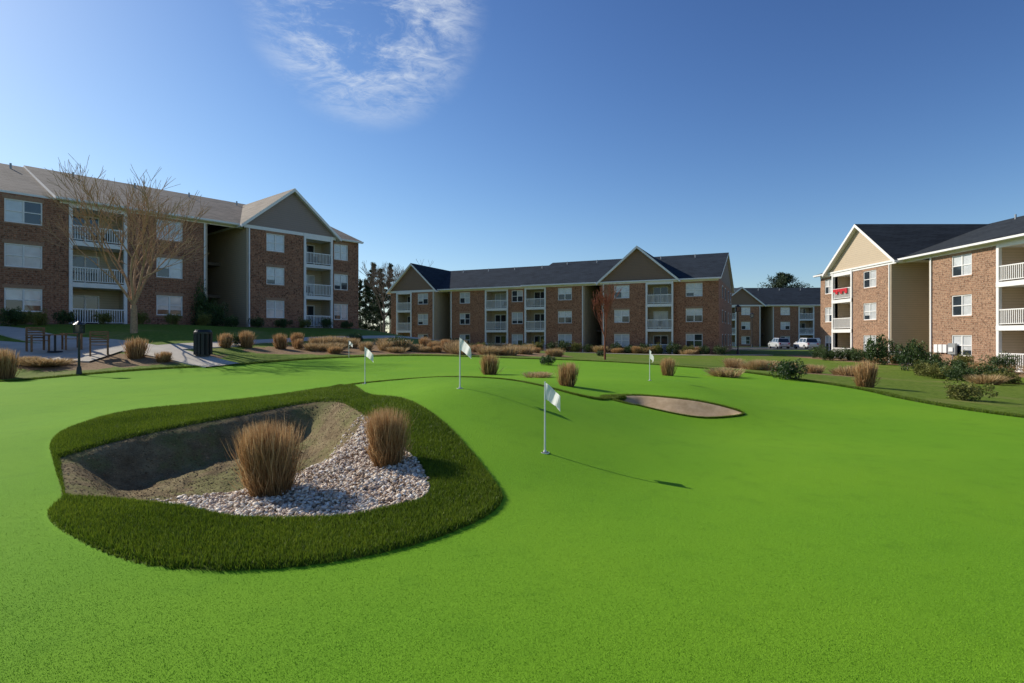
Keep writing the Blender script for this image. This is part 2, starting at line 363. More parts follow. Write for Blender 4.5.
# ---------------------------------------------------------------- plants
def clump_mesh(name,h,w,nb,bw,seed,mat,flare=1.0):
    r=np.random.default_rng(seed); a=r.random(nb)*6.283; q=np.sqrt(r.random(nb))
    tuft=r.random(40)*6.283; a=tuft[r.integers(0,40,nb)]*.5+a*.5+r.normal(0,.5,nb)
    b=np.stack([np.cos(a)*q*w*.30,np.sin(a)*q*w*.30,0*a-.02],-1)
    a2=a+r.normal(0,.22,nb); tr=w*.5*q*(.72+.5*r.random(nb))*flare; th=h*(1-.10*q**3)*(.55+.5*r.random(nb)**.55)
    stray=r.random(nb)<.07; tr=np.where(stray,tr*1.35,tr); th=np.where(r.random(nb)<.05,th*1.1,th)
    low=r.random(nb)<.10; th=np.where(low,th*.45,th); tr=np.where(low,tr*1.2,tr)
    tip=np.stack([np.cos(a2)*tr,np.sin(a2)*tr,th],-1)
    wob=r.normal(0,.016,(nb,2))*h/.6
    m1=b+(tip-b)*.35; m1[:,:2]=b[:,:2]+(tip-b)[:,:2]*.36+wob
    m2=b+(tip-b)*.72; m2[:,:2]=b[:,:2]+(tip-b)[:,:2]*.74-wob; m2[:,2]+=.02*h
    wa=r.random(nb)*6.283; wd=np.stack([np.cos(wa),np.sin(wa),0*wa],-1)*bw
    V=np.stack([b+wd,b-wd,m1+wd*.9,m1-wd*.9,m2+wd*.7,m2-wd*.7,tip+wd*.15,tip-wd*.15],1)
    F=np.array([[0,1,3,2],[2,3,5,4],[4,5,7,6]])[None]+(np.arange(nb)*8)[:,None,None]
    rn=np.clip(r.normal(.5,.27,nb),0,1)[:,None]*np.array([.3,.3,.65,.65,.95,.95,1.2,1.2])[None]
    return np_mesh(name,V.reshape(-1,3),F.reshape(-1,4),[mat],False,{'rnd':np.clip(rn,0,1).ravel()})
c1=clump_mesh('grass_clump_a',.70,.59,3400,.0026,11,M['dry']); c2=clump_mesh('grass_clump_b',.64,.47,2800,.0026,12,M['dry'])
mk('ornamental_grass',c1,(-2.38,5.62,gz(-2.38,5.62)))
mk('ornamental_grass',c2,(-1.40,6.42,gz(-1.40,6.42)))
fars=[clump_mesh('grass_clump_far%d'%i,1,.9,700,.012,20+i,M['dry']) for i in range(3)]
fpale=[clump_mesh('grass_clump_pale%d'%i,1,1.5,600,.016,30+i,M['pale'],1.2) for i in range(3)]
def og(x,y,h,w=None,pale=False):
    me=random.choice(fpale if pale else fars); w=w or h
    mk('ornamental_grass',me,(x,y,gz(x,y)-.03),random.random()*6,(w,w,h))
def ray(px_,d): return ((px_-512)/569*d,d)
for p,d,h,w in ((490,19,.72,.72),(567,13.2,.58,.55),(668,20.5,.68,.6),(865,20,.95,.85),(136,26,.95,1.05),(247,31,.95,.9),(297,34,.9,.85),(5,21.5,1.15,.95),(447,38,.8,1),(281,32,.9,.9),(225,30,.8,.8),(425,37,.9,.9),(163,25.6,.5,.8)):
    og(*ray(p,d),h,w)
for p,d,h,w in ((727,21.5,.38,.9),(536,17,.2,.6),(48,24.0,.35,1.2),(20,24,.35,.9),(985,27,.5,1)):
    og(*ray(p,d),h,w,True)
mz=MULCH[0]; cnt=0
while cnt<46:
    x,y=random.uniform(-14,4),random.uniform(29,43)
    if sdf(np.array([x]),np.array([y]),mz)[0]>.3:
        og(x,y,random.uniform(.35,.75),random.uniform(.6,1.1),random.random()<.7); cnt+=1
for i in range(26):
    t=random.random(); x=-15+37*t; y=80.8-17.3*t-random.uniform(1.5,3); og(x,y-.5,random.uniform(.6,1.0),1.2,random.random()<.5)
for i in range(14):
    y=random.uniform(24,50); og(random.uniform(29.3,31),y,random.uniform(.4,.8),.9,random.random()<.6)
for i in range(9): og(*(np.array([12,30])+np.array([random.uniform(0,5),random.uniform(-2,2)])),random.uniform(.4,.6),.7,True)

def shrub_mesh(name,nl,size,seed,mat,shape='round'):
    r=np.random.default_rng(seed)
    ncl=26; cc=r.normal(0,1,(ncl,3)); cc/=np.linalg.norm(cc,axis=1)[:,None]; cc*=r.uniform(.3,.85,ncl)[:,None]; cc[:,2]=cc[:,2]*.5+.5
    if shape=='cone': cc[:,2]=r.random(ncl); cc[:,:2]*=(1.05-cc[:,2:3])
    cr=r.uniform(.16,.34,ncl)
    ci=r.integers(0,ncl,nl); d=r.normal(0,1,(nl,3)); d/=np.linalg.norm(d,axis=1)[:,None]
    p=cc[ci]+d*(cr[ci]*r.uniform(.6,1.1,nl))[:,None]; p[:,2]=np.maximum(p[:,2],.0)
    a=r.normal(0,1,(nl,3)); a/=np.linalg.norm(a,axis=1)[:,None]; b=np.cross(a,r.normal(0,1,(nl,3))); b/=np.linalg.norm(b,axis=1)[:,None]
    a*=size; b*=size*.45
    V=np.stack([p-a,p+b,p+a,p-b],1); F=np.arange(nl*4).reshape(nl,4)
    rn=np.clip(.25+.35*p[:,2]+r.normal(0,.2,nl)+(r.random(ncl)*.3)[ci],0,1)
    return np_mesh(name,V.reshape(-1,3),F,[mat],False,{'rnd':np.repeat(rn,4)})
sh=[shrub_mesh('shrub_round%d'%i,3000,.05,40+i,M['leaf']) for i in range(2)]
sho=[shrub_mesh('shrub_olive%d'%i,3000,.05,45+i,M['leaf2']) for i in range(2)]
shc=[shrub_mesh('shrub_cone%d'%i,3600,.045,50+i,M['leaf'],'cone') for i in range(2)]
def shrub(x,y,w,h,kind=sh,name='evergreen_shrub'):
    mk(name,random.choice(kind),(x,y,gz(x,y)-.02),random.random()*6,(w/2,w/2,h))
for p,d,w,h,k in ((790,21.5,1.45,.85,sh),(547,27,.9,.55,sh),(397,36,1.7,.9,sh),(232,31,1,.7,sh),(967,16.8,1.5,.6,sho),(914,37,2.0,2.2,sh),(878,44,2.4,2.5,sh),
   (940,31,2.0,.8,sho),(925,33,1.6,.9,sho),(960,29.5,1.8,.8,sh),(1005,28,2,.7,sho),(975,30,1.6,.6,sho),(830,50,1.8,1.1,sh),(845,50,1.8,1.1,sh),(860,48,1.8,1.0,sh),(820,54,2,1.2,sh),(930,35,1.8,1.0,sh),(990,29,2,1.0,sh),(955,33,1.7,1.1,sh),(202,44.5,2.4,3.0,shc),(214,45,2.0,2.0,sh),
   (250,48.5,1.5,1.9,sh),(342,55,1.4,1.1,sh),(285,50,1.6,.9,sh),(12,33.4,1.5,1.2,sh),(38,34,1.3,1.0,sho),(455,41,1.6,.8,sh),(600,44,.9,.5,sh),(355,39,1.3,.7,sh)):
    shrub(*ray(p,d),w,h,k)
for i in range(26):
    t=(i+.5)/26; x=-15+38*t; y=81-18.2*t-1.7; shrub(x,y-.4,random.uniform(1.3,2.1),random.uniform(.9,1.5),random.choice([sh,sh,sho]))
for i in range(9): shrub(30.4,26+i*3.1,random.uniform(1.5,2.2),random.uniform(.9,1.4),random.choice([sh,sh,sho]))
for i in range(12):
    t=i/12; shrub(-31+16*t+.9,36+19.5*t-1.0,1.4,random.uniform(.7,1.1),random.choice([sh,sho]))

# trees
def tubes(segs,name,mat):
    P0=np.array([s[0] for s in segs]);P1=np.array([s[1] for s in segs]);R0=np.array([s[2] for s in segs]);R1=np.array([s[3] for s in segs])
    d=P1-P0; d/=np.linalg.norm(d,axis=1)[:,None]+1e-9; up=np.where(np.abs(d[:,2:3])>.9,np.array([[1.,0,0]]),np.array([[0,0,1.]]))
    a=np.cross(d,up); a/=np.linalg.norm(a,axis=1)[:,None]; b=np.cross(d,a); k=6
    ang=np.arange(k)/k*6.283
    ring=a[:,None]*np.cos(ang)[None,:,None]+b[:,None]*np.sin(ang)[None,:,None]
    V=np.concatenate([P0[:,None]+ring*R0[:,None,None],P1[:,None]+ring*R1[:,None,None]],1)
    f=np.array([[i,(i+1)%k,k+(i+1)%k,k+i] for i in range(k)])
    F=(f[None]+(np.arange(len(segs))*2*k)[:,None,None]).reshape(-1,4)
    return np_mesh(name,V.reshape(-1,3),F,[mat],True)
def grow(segs,p,d,L,r,lvl,R,spread,up):
    ns=3; q=p
    for i in range(ns):
        d=(d+Vector((R.gauss(0,.09),R.gauss(0,.09),R.gauss(0,.06)+up))).normalized()
        q2=q+d*(L/ns); r2=r*(1-.28/ns*1.1); segs.append((tuple(q),tuple(q2),r,r2)); 
        if lvl>0 and i>0 and R.random()<.75:
            ax=Vector((R.gauss(0,1),R.gauss(0,1),R.gauss(0,.4))).normalized(); nd=(d+ax*spread).normalized()
            grow(segs,q2,nd,L*R.uniform(.55,.8),r2*.55,lvl-1,R,spread,up)
        q=q2; r=r2
    if lvl>0:
        for j in range(2):
            ax=Vector((R.gauss(0,1),R.gauss(0,1),R.gauss(0,.3))).normalized(); nd=(d+ax*spread*.75).normalized()
            grow(segs,q,nd,L*R.uniform(.65,.85),max(.004,r*.72),lvl-1,R,spread,up)
def bare_tree(name,x,y,H,r,lvl,seed,mat,limbs=5,spread=.6,trunk=.18,rmin=.007,wide=1.0):
    R=random.Random(seed); segs=[]; t=Vector((0,0,-.2)); q=Vector((0,0,H*trunk)); segs.append((tuple(t),tuple(q),r*1.25,r))
    for j in range(limbs):
        a=j/limbs*6.283+R.random()*.5; d=Vector((math.cos(a)*spread*.7,math.sin(a)*spread*.7,1)).normalized()
        grow(segs,q,d,H*.25*R.uniform(.85,1.1),r*.5,lvl,R,spread,.05)
    mx=max(s[1][2] for s in segs); k=H/mx
    f=lambda a:(a[0]*k*wide,a[1]*k*wide,a[2]*k)
    segs=[(f(a),f(b),max(r0,rmin),max(r1,rmin*.7)) for a,b,r0,r1 in segs]
    mk(name,tubes(segs,name,mat),(x,y,gz(x,y)),0)
bare_tree('bare_tree',-20.6,31.0,9.0,.15,4,3,M['bark'],7,.62,.16,.010,1.0)
bare_tree('bare_tree',*ray(605,36),4.9,.06,4,5,M['barkr'],4,.25,.3,.008)
bare_tree('bare_tree',*ray(400,104),15.5,.22,4,8,M['bark2'],4,.55,.3,.02)
bare_tree('bare_tree',*ray(384,110),16,.22,4,9,M['bark2'],4,.5,.3,.02)
bare_tree('bare_tree',*ray(818,125),8,.15,3,14,M['bark2'],4,.5,.3,.02)
def pine(x,y,H,seed,wd=.16,start=.35,nl=7000,lf=.16):
    r=np.random.default_rng(seed); e=empty('pine_tree',(x,y,gz(x,y)))
    segs=[((0,0,-.3),(0,0,H*.5),.2,.14),((0,0,H*.5),(0,0,H),.14,.03)]; cl=[]
    nb=30
    for i in range(nb):
        t=start+(1-start)*i/nb; a=r.random()*6.283; L=H*wd*(1.12-t)/(1.12-start)*r.uniform(.5,1.25)
        if t<start+.12: L*=.6
        z=H*t
        tip=(math.cos(a)*L,math.sin(a)*L,z+L*.25); segs.append(((0,0,z),tip,.05,.015))
        for u in (.3,.65,1.0): cl.append((tip[0]*u,tip[1]*u,z+(tip[2]-z)*u,L*.28+.3))
    cl.append((0,0,H,.5)); cl=np.array(cl)
    ci=r.integers(0,len(cl),nl); d=r.normal(0,.5,(nl,3)); d[:,2]*=.6; p=cl[ci,:3]+d*cl[ci,3:4]
    a=r.normal(0,1,(nl,3)); a/=np.linalg.norm(a,axis=1)[:,None]; b=np.cross(a,r.normal(0,1,(nl,3))); b/=np.linalg.norm(b,axis=1)[:,None]
    V=np.stack([p-a*lf,p+b*lf*.35,p+a*lf,p-b*lf*.35],1)
    mk('trunk',tubes(segs,'pine_trunk',M['bark2']),parent=e)
    mk('needles',np_mesh('pine_needles',V.reshape(-1,3),np.arange(nl*4).reshape(nl,4),[M['needle']],False,{'rnd':np.repeat(np.clip(.4+d[:,2]*.6+r.normal(0,.2,nl),0,1),4)}),parent=e)
for p_,d_,h_,s_,w_,st_ in ((373,135,18.5,1,.13,.35),(381,125,16,2,.14,.3),(390,140,19,4,.13,.3),(366,120,13,6,.18,.15),(360,140,15,7,.18,.15),(397,138,15,8,.15,.2),(377,150,14,9,.2,.1)):
    pine(*ray(p_,d_),h_,s_,w_,st_,8500,.19)
pine(*ray(783,150),18.3,3,.34,.62,9000,.25)
# distant treeline mass
nl=90000; a=rng.uniform(0,2*math.pi,nl); R0=rng.uniform(190,240,nl)
top=(8+3*np.sin(a*23)+2*np.sin(a*57+1)+2*np.sin(a*131)); zz=rng.random(nl)**.8*top
p=np.stack([np.cos(a)*R0,np.sin(a)*R0+30,zz],-1); aa=rng.normal(0,1,(nl,3)); aa/=np.linalg.norm(aa,axis=1)[:,None]; bb=np.cross(aa,rng.normal(0,1,(nl,3))); bb/=np.linalg.norm(bb,axis=1)[:,None]
V=np.stack([p-aa*1.3,p+bb*.7,p+aa*1.3,p-bb*.7],1)
mk('distant_treeline',np_mesh('distant_treeline',V.reshape(-1,3),np.arange(nl*4).reshape(nl,4),[M['needle']],False,{'rnd':np.repeat(rng.random(nl),4)}))

# ---------------------------------------------------------------- multi-part builder
class MB:
    def __init__(s): s.d={}
    def q(s,part,mat,*pts):
        V,F=s.d.setdefault((part,mat),([],[])); o=len(V); V.extend(pts); 
        F.append([o,o+1,o+2,o+3] if len(pts)==4 else [o,o+1,o+2,o+2])
    def box(s,part,mat,x0,x1,y0,y1,z0,z1):
        p=[(x0,y0,z0),(x1,y0,z0),(x1,y1,z0),(x0,y1,z0),(x0,y0,z1),(x1,y0,z1),(x1,y1,z1),(x0,y1,z1)]
        for f in ((3,2,1,0),(4,5,6,7),(0,1,5,4),(1,2,6,5),(2,3,7,6),(3,0,4,7)): s.q(part,mat,*[p[i] for i in f])
    def cyl(s,part,mat,p,q,r,r2=None,k=10):
        r2=r if r2 is None else r2; p=Vector(p);q=Vector(q); d=(q-p).normalized(); a=d.orthogonal().normalized(); b=d.cross(a)
        R=[(a*math.cos(i/k*6.2832)+b*math.sin(i/k*6.2832)) for i in range(k)]
        for i in range(k):
            j=(i+1)%k
            s.q(part,mat,tuple(p+R[i]*r),tuple(p+R[j]*r),tuple(q+R[j]*r2),tuple(q+R[i]*r2))
            s.q(part,mat,tuple(q),tuple(q+R[i]*r2),tuple(q+R[j]*r2)); s.q(part,mat,tuple(p),tuple(p+R[j]*r),tuple(p+R[i]*r))
    def build(s,name,loc,rz=0,scale=1):
        e=empty(name,loc,rz,scale)
        parts={}
        for (part,mat),(V,F) in s.d.items(): parts.setdefault(part,[]).append((mat,V,F))
        for part,L in parts.items():
            VV=[];FF=[];mi=[];ms=[]
            for k,(mat,V,F) in enumerate(L):
                o=len(VV); VV+=V; FF+=[[i+o for i in f] for f in F]; mi+=[k]*len(F); ms.append(M[mat])
            me=bpy.data.meshes.new(part); me.from_pydata([tuple(v) for v in VV],[],[f if f[2]!=f[3] else f[:3] for f in FF])
            for m_ in ms: me.materials.append(m_)
            me.polygons.foreach_set('material_index',mi); me.update()
            mk(part,me,parent=e)
        return e
FH=2.85; EH=8.5
def window(b,u0,u1,v,z0,z1,R,wide=True):
    f=.07
    for (a,c,e,g) in ((u0,u1,z1-f,z1),(u0,u1,z0,z0+f),(u0,u0+f,z0+f,z1-f),(u1-f,u1,z0+f,z1-f)): b.box('window_frames','white',a,c,v+.03,v+.12,e,g)
    zm=(z0+z1)/2; b.box('window_frames','white',u0+f,u1-f,v+.045,v+.10,zm-.03,zm+.03)
    cols=[(u0+f,u1-f)]
    if u1-u0>1.3:
        um=(u0+u1)/2; b.box('window_frames','white',um-.045,um+.045,v+.035,v+.11,z0+f,z1-f); cols=[(u0+f,um-.045),(um+.045,u1-f)]
    for c0,c1 in cols:
        fr=R.choice([0,.5,.5,1,1,1,.75]); zb=z1-f-(z1-z0-2*f)*fr
        if fr>0: b.q('window_panes','blind',(c0,v+.085,zb),(c1,v+.085,zb),(c1,v+.085,z1-f),(c0,v+.085,z1-f))
        if fr<1: b.q('window_panes','glass',(c0,v+.09,z0+f),(c1,v+.09,z0+f),(c1,v+.09,zb),(c0,v+.09,zb))
    b.box('window_sills','brick_light',u0-.08,u1+.08,v-.04,v+.03,z0-.1,z0-.002)
    b.box('window_lintels','brick_light',u0-.1,u1+.1,v-.015,v+.02,z1+.002,z1+.22)
def wall(b,mat,u0,u1,v,z0,z1,holes):
    us=sorted({u0,u1,*[h[0] for h in holes],*[h[1] for h in holes]}); zs=sorted({z0,z1,*[h[2] for h in holes],*[h[3] for h in holes]})
    for i in range(len(us)-1):
        for j in range(len(zs)-1):
            cu,cz=(us[i]+us[i+1])/2,(zs[j]+zs[j+1])/2
            if any(h[0]<cu<h[1] and h[2]<cz<h[3] for h in holes): continue
            b.q('walls',mat,(us[i],v,zs[j]),(us[i+1],v,zs[j]),(us[i+1],v,zs[j+1]),(us[i],v,zs[j+1]))
    for a,c,e,g in holes:
        d=v+.12
        b.q('walls',mat,(a,v,e),(a,v,g),(a,d,g),(a,d,e)); b.q('walls',mat,(c,v,e),(c,d,e),(c,d,g),(c,v,g))
        b.q('walls',mat,(a,v,g),(c,v,g),(c,d,g),(a,d,g)); b.q('walls',mat,(a,v,e),(a,d,e),(c,d,e),(c,v,e))
def railing(b,u0,u1,v,z):
    b.box('railings','white',u0,u1,v-.03,v+.04,z+1.0,z+1.07); b.box('railings','white',u0,u1,v-.02,v+.03,z+.1,z+.15)
    n=int((u1-u0)/.14)
    for i in range(1,n):
        u=u0+(u1-u0)*i/n; b.box('railings','white',u-.022,u+.022,v-.015,v+.02,z+.15,z+1.0)
def building(name,origin,ang,segs,masses,gables,brick,roof,gmat,side='tan',half=10,rise=3.9,seed=1,garland=None):
    b=MB(); R=random.Random(seed); Z0=-1.5
    umin=min(s[1] for s in segs); umax=max(s[2] for s in segs)
    for si,s in enumerate(segs):
        t,u0,u1,v,wins=s
        if t=='b':
            holes=[]
            for (a,c) in wins:
                for k in range(3):
                    z=k*FH+.8; holes.append((a,c,z,z+1.5)); window(b,a,c,v,z,z+1.5,R)
            wall(b,brick,u0,u1,v,Z0,EH-.02,holes)
        elif t=='c':
            D=v+1.9
            for uu,sg in ((u0,1),(u1,-1)): b.q('walls',side,(uu,v,Z0),(uu,D,Z0),(uu,D,EH),(uu,v,EH))
            holes=[]
            for k in range(3):
                z=k*FH; a,c=u0+.5,u0+.5+1.7
                holes.append((a,c,z+.06,z+2.15))
                b.box('balcony_doors','white',a,a+.08,D+.02,D+.1,z+.06,z+2.15); b.box('balcony_doors','white',c-.08,c,D+.02,D+.1,z+.06,z+2.15)
                b.box('balcony_doors','white',(a+c)/2-.05,(a+c)/2+.05,D+.02,D+.1,z+.06,z+2.15); b.box('balcony_doors','white',a+.08,c-.08,D+.025,D+.1,z+2.05,z+2.148)
                b.q('window_panes',R.choice(['glass','blind','glass']),(a,D+.08,z+.06),(c,D+.08,z+.06),(c,D+.08,z+2.15),(a,D+.08,z+2.15))
                b.box('balcony_floors','white',u0+.003,u1-.003,v-.12,D-.003,z-.28,z+.04)
                railing(b,u0+.2,u1-.2,v-.04,z+.04)
                if R.random()<.6:
                    ux=R.uniform(u0+.6,u1-.9); b.box('balcony_chairs','black',ux,ux+.5,v+.6,v+1.1,z+.4,z+.46); b.box('balcony_chairs','black',ux,ux+.5,v+1.06,v+1.12,z+.46,z+.95)
                    for lx in (ux,ux+.46):
                        for ly in (v+.6,v+1.06): b.box('balcony_chairs','black',lx,lx+.04,ly,ly+.04,z+.04,z+.4)
            wall(b,side,u0,u1,D,Z0,EH,holes)
            b.q('balcony_floors','white',(u0,v,EH-.45),(u1,v,EH-.45),(u1,D,EH-.45),(u0,D,EH-.45))
            b.box('balcony_posts','white',u0+.003,u0+.2,v-.10,v+.12,Z0,EH-.02); b.box('balcony_posts','white',u1-.2,u1-.003,v-.10,v+.12,Z0,EH-.02)
            b.box('balcony_header','white',u0+.2,u1-.2,v-.06,v+.1,EH-.5,EH-.02)
        elif t=='r':
            D=v+9.0
            pv=segs[si-1][3] if si>0 else v; nv=segs[si+1][3] if si+1<len(segs) else v
            b.q('walls',side,(u0,pv,Z0),(u0,D,Z0),(u0,D,EH),(u0,pv,EH)); b.q('walls',side,(u1,nv,Z0),(u1,D,Z0),(u1,D,EH),(u1,nv,EH))
            wall(b,'recess_shade',u0,u1,D,Z0,EH,[])  # back wall coloured dark as recess shade
            for k in range(3):
                b.box('breezeway_floors','recess_shade',u0+.003,u1-.003,D-4.6,D-.003,k*FH-.25,k*FH)  # floors take the same painted shade as the back wall
            for uu,vv,a0,a1 in ((u0,pv,u0-.12,u0),(u1,nv,u1,u1+.12)):
                b.box('corner_boards','tan_trim',a0,a1,vv-.03,vv-.004,Z0,EH-.33)
            b.box('downspouts','white',u0-.26,u0-.16,pv-.1,pv-.005,0,EH-.3); b.box('downspouts','white',u1+.16,u1+.26,nv-.1,nv-.005,0,EH-.3)
        if si>0 and t!='r' and segs[si-1][0]!='r' and abs(segs[si-1][3]-v)>.01:
            va,vb=sorted((segs[si-1][3],v)); b.q('walls',brick,(u0,va,Z0),(u0,vb,Z0),(u0,vb,EH),(u0,va,EH))
    vb=2*half
    for uu,vv in ((umin,segs[0][3]),(umax,segs[-1][3])):
        b.q('walls',brick,(uu,vv,Z0),(uu,vb,Z0),(uu,vb,EH),(uu,vv,EH))
        sgn=-1 if uu==umin else 1
        for wv in (4,8,13,17):
            for k in range(3):
                z=k*FH+.8; x0,x1=sorted((uu+sgn*.01,uu+sgn*.05)); b.box('window_frames','white',x0,x1,wv-.6,wv+.6,z,z+1.5); x0,x1=sorted((uu+sgn*.05,uu+sgn*.056)); b.box('window_panes','glass',x0,x1,wv-.52,wv+.52,z+.08,z+1.42)
    b.q('walls',brick,(umin,vb,Z0),(umax,vb,Z0),(umax,vb,EH),(umin,vb,EH))
    for (u0,u1,vf,ex) in masses:
        mid=half; rz=EH+rise+ex; sl=(rz-EH)/(mid-vf); oh=.5; ug,uh=u0-.3,u1+.3
        th=.2
        for side_ in (0,1):
            ve=vf-oh if side_==0 else 2*mid-vf+oh; ze=EH-oh*sl
            b.q('roof',roof,(ug,ve,ze+th),(uh,ve,ze+th),(uh,mid,rz+th),(ug,mid,rz+th))
            b.q('soffit','white',(ug,ve,ze),(uh,ve,ze),(uh,mid,rz),(ug,mid,rz))
            b.q('fascia','white',(ug,ve,ze),(uh,ve,ze),(uh,ve,ze+th),(ug,ve,ze+th))
            for uu in (ug,uh): b.q('fascia','white',(uu,ve,ze),(uu,mid,rz),(uu,mid,rz+th),(uu,ve,ze+th))
        b.box('gutter','white',ug,uh,vf-oh-.13,vf-oh-.004,EH-oh*sl+.04,EH-oh*sl+th-.02)
        b.box('frieze','white',u0+.01,u1-.01,vf-.03,vf-.006,EH-.32,EH-.03)
        for pu in np.arange(u0+2.5,u1-1,4.3):
            pv_=mid-1.6; pz_=EH+(pv_-vf)*sl+th; b.cyl('roof_vents','metal',(pu,pv_,pz_-.1),(pu,pv_,pz_+.4),.07,.07,8)
        for uu in (u0,u1): b.q('gable_ends',gmat,(uu,vf,EH),(uu,2*mid-vf,EH),(uu,mid,rz))
    for (u0,u1,vf,h) in gables:
        um=(u0+u1)/2; zt=EH+h; sl=h/(um-u0); oh=.4; vr=vf-.45; th=.2
        b.q('gable_siding',gmat,(u0,vf,EH),(u1,vf,EH),(um,vf,zt))
        b.box('gable_band','white',u0-.02,u1+.02,vf-.05,vf-.004,EH-.3,EH-.02)
        for sg in (-1,1):
            ue=um+sg*(um-u0+oh); ze=EH-oh*sl
            b.q('roof',roof,(ue,vr,ze+th),(um,vr,zt+th),(um,half,zt+th),(ue,half,ze+th))
            b.q('soffit','white',(ue,vr,ze),(um,vr,zt),(um,half,zt),(ue,half,ze))
            b.q('rake_boards','white',(ue,vr,ze-.08),(um,vr,zt-.08),(um,vr,zt+th),(ue,vr,ze+th))
            b.q('fascia','white',(ue,vr,ze),(ue,half,ze),(ue,half,ze+th),(ue,vr,ze+th))
    if garland:
        for (u,v,z) in garland:
            for k in range(6):
                b.box('holiday_garland','red',u+k*.38,u+k*.38+.36,v-.14,v-.07,z+.75-.22*math.sin((k%2)*1.6),z+1.02)
    return b.build(name,origin,ang)
angL=math.atan2(.76,.65)
building('brick_apartment_building',(-32.4,36,2.45),angL,[
 ('b',-18,-12.5,.6,[(-16.2,-14.4)]),('c',-12.5,-9.2,.6,[]),('b',-9.2,-4,.6,[(-7.6,-5.8)]),('b',-4,3.5,0,[(-2.8,-1),(.2,2.1)]),('c',3.5,6.9,0,[]),('b',6.9,12.4,0,[(8.8,10.6)]),
 ('r',12.4,15.2,0,[]),('b',15.2,20.3,-.7,[(16.9,18.5)]),('c',20.3,23.2,-.7,[]),('b',23.2,26.4,-.2,[(23.7,25.2)])],
 [(-18,3.0,.6,-.15),(3.0,26.4,0,0)],[(15.0,23.5,-.7,3.5)],'brickL','roofL','grey_tan','tan',seed=3)
angM=math.atan2(-.42,.907)
building('brick_apartment_building',(-17.1,82,-.35),angM,[
 ('b',0,1.0,-.6,[]),('c',1.0,3.6,-.6,[]),('b',3.6,7.4,-.6,[(4.6,6.3)]),('r',7.4,9.5,0,[]),('b',9.5,14.9,0,[(11,12.6)]),('c',14.9,18.3,0,[]),('b',18.3,21,0,[(18.8,20.4)]),
 ('c',21,23.9,-.8,[]),('b',23.9,28.9,-.8,[(25.5,27.3)]),('r',28.9,31.2,0,[]),('b',31.2,36.4,-1.2,[(32.7,34.5)]),('c',36.4,39.5,-1.2,[]),('b',39.5,44.3,-.8,[(40.8,42.6)])],
 [(0,21,0,-.25),(21,44.3,-.8,.1)],[(-.1,7.5,-.6,3.6),(31,39.9,-1.2,3.8)],'brickM','roofM','gable_shaded','tan',seed=5)
building('brick_apartment_building',(32,59,-.55),math.atan2(-1,0),[
 ('b',0,3.1,0,[(.8,2.2)]),('c',3.1,6.4,-.5,[]),('b',6.4,11.8,-.5,[(8.0,9.8)]),('r',11.8,15.4,0,[]),('b',15.4,21.5,0,[(17.6,19.4)]),('c',21.5,25,0,[]),('b',25,30,0,[(26.5,28.3)]),
 ('b',30,36,-.5,[(32,33.8)]),('c',36,39.3,-.5,[]),('b',39.3,44,0,[(41,42.8)])],
 [(0,44,0,0)],[(2.4,12.4,-.5,3.7),(29.8,39.6,-.5,3.7)],'brickR','roofR','tan','tan',half=12,seed=8,garland=[(3.5,-.54,5.74)])
building('brick_apartment_building',(40,112,-.6),math.atan2(-.05,1),[
 ('b',0,1.2,0,[]),('c',1.2,3.9,-.5,[]),('b',3.9,8.6,-.5,[(4.9,6.6)]),('r',8.6,11,0,[]),('b',11,16,0,[(12.6,14.4)]),('c',16,19,0,[]),('b',19,26,0,[(20.5,22.2)])],
 [(0,26,0,.0)],[(.8,9,-.5,3.3)],'brickM','roofM','gable_shaded','tan',half=9,seed=9)
building('brick_apartment_building',(54,132,-.6),math.atan2(-.3,1),[
 ('b',0,6,0,[(2,3.6)]),('c',6,9,0,[]),('b',9,15,0,[(11,12.6)]),('c',15,18,0,[]),('b',18,30,0,[(21,22.6)])],
 [(0,30,0,1)],[(5,14,-.5,4.2)],'brickM','roofM','tan','tan',half=9,seed=10)

# ---------------------------------------------------------------- paths / road
def ribbon(name,pts,width,dz,mat):
    P=smooth_poly(pts,10,False)
    T=np.gradient(P,axis=0); T/=np.linalg.norm(T,axis=1)[:,None]; Nn=np.stack([-T[:,1],T[:,0]],-1)
    k=9; offs=np.linspace(-.5,.5,k)*width
    G=P[:,None]+Nn[:,None]*offs[None,:,None]; z=ground_z(G[...,0].ravel(),G[...,1].ravel()).reshape(G.shape[:2])+dz
    V=np.concatenate([G,z[...,None]],-1)
    lo=V.copy(); lo[...,2]-=.25
    allV=np.concatenate([V.reshape(-1,3),lo.reshape(-1,3)]); m=len(P); I=np.arange(m*k).reshape(m,k); J=I+m*k
    F=[np.stack([I[:-1,:-1],I[1:,:-1],I[1:,1:],I[:-1,1:]],-1).reshape(-1,4)]
    for c in (0,k-1): F.append(np.stack([I[:-1,c],I[1:,c],J[1:,c],J[:-1,c]],-1))
    mk(name,np_mesh(name,allV,np.concatenate(F),[mat],False)); return P,Nn
ribbon('footpath',[(-40,30),(-30,31.5),(-24,29),(-19,28),(-15.5,26.8),(-13,25.6)],1.7,.05,M['concrete'])
ribbon('footpath',[(-17.5,27.7),(-15.6,31),(-15.5,36),(-11,44),(-6,52),(2,61),(16,60),(28,62)],1.5,.045,M['concrete'])
ribbon('patio',[(-25.5,25.7),(-20,26.4),(-18.5,26.5)],3.4,.06,M['concrete'])
RP,RN=ribbon('parking_road',[(-30,104),(0,97),(25,88),(50,90),(90,97)],13,.05,M['asphalt'])
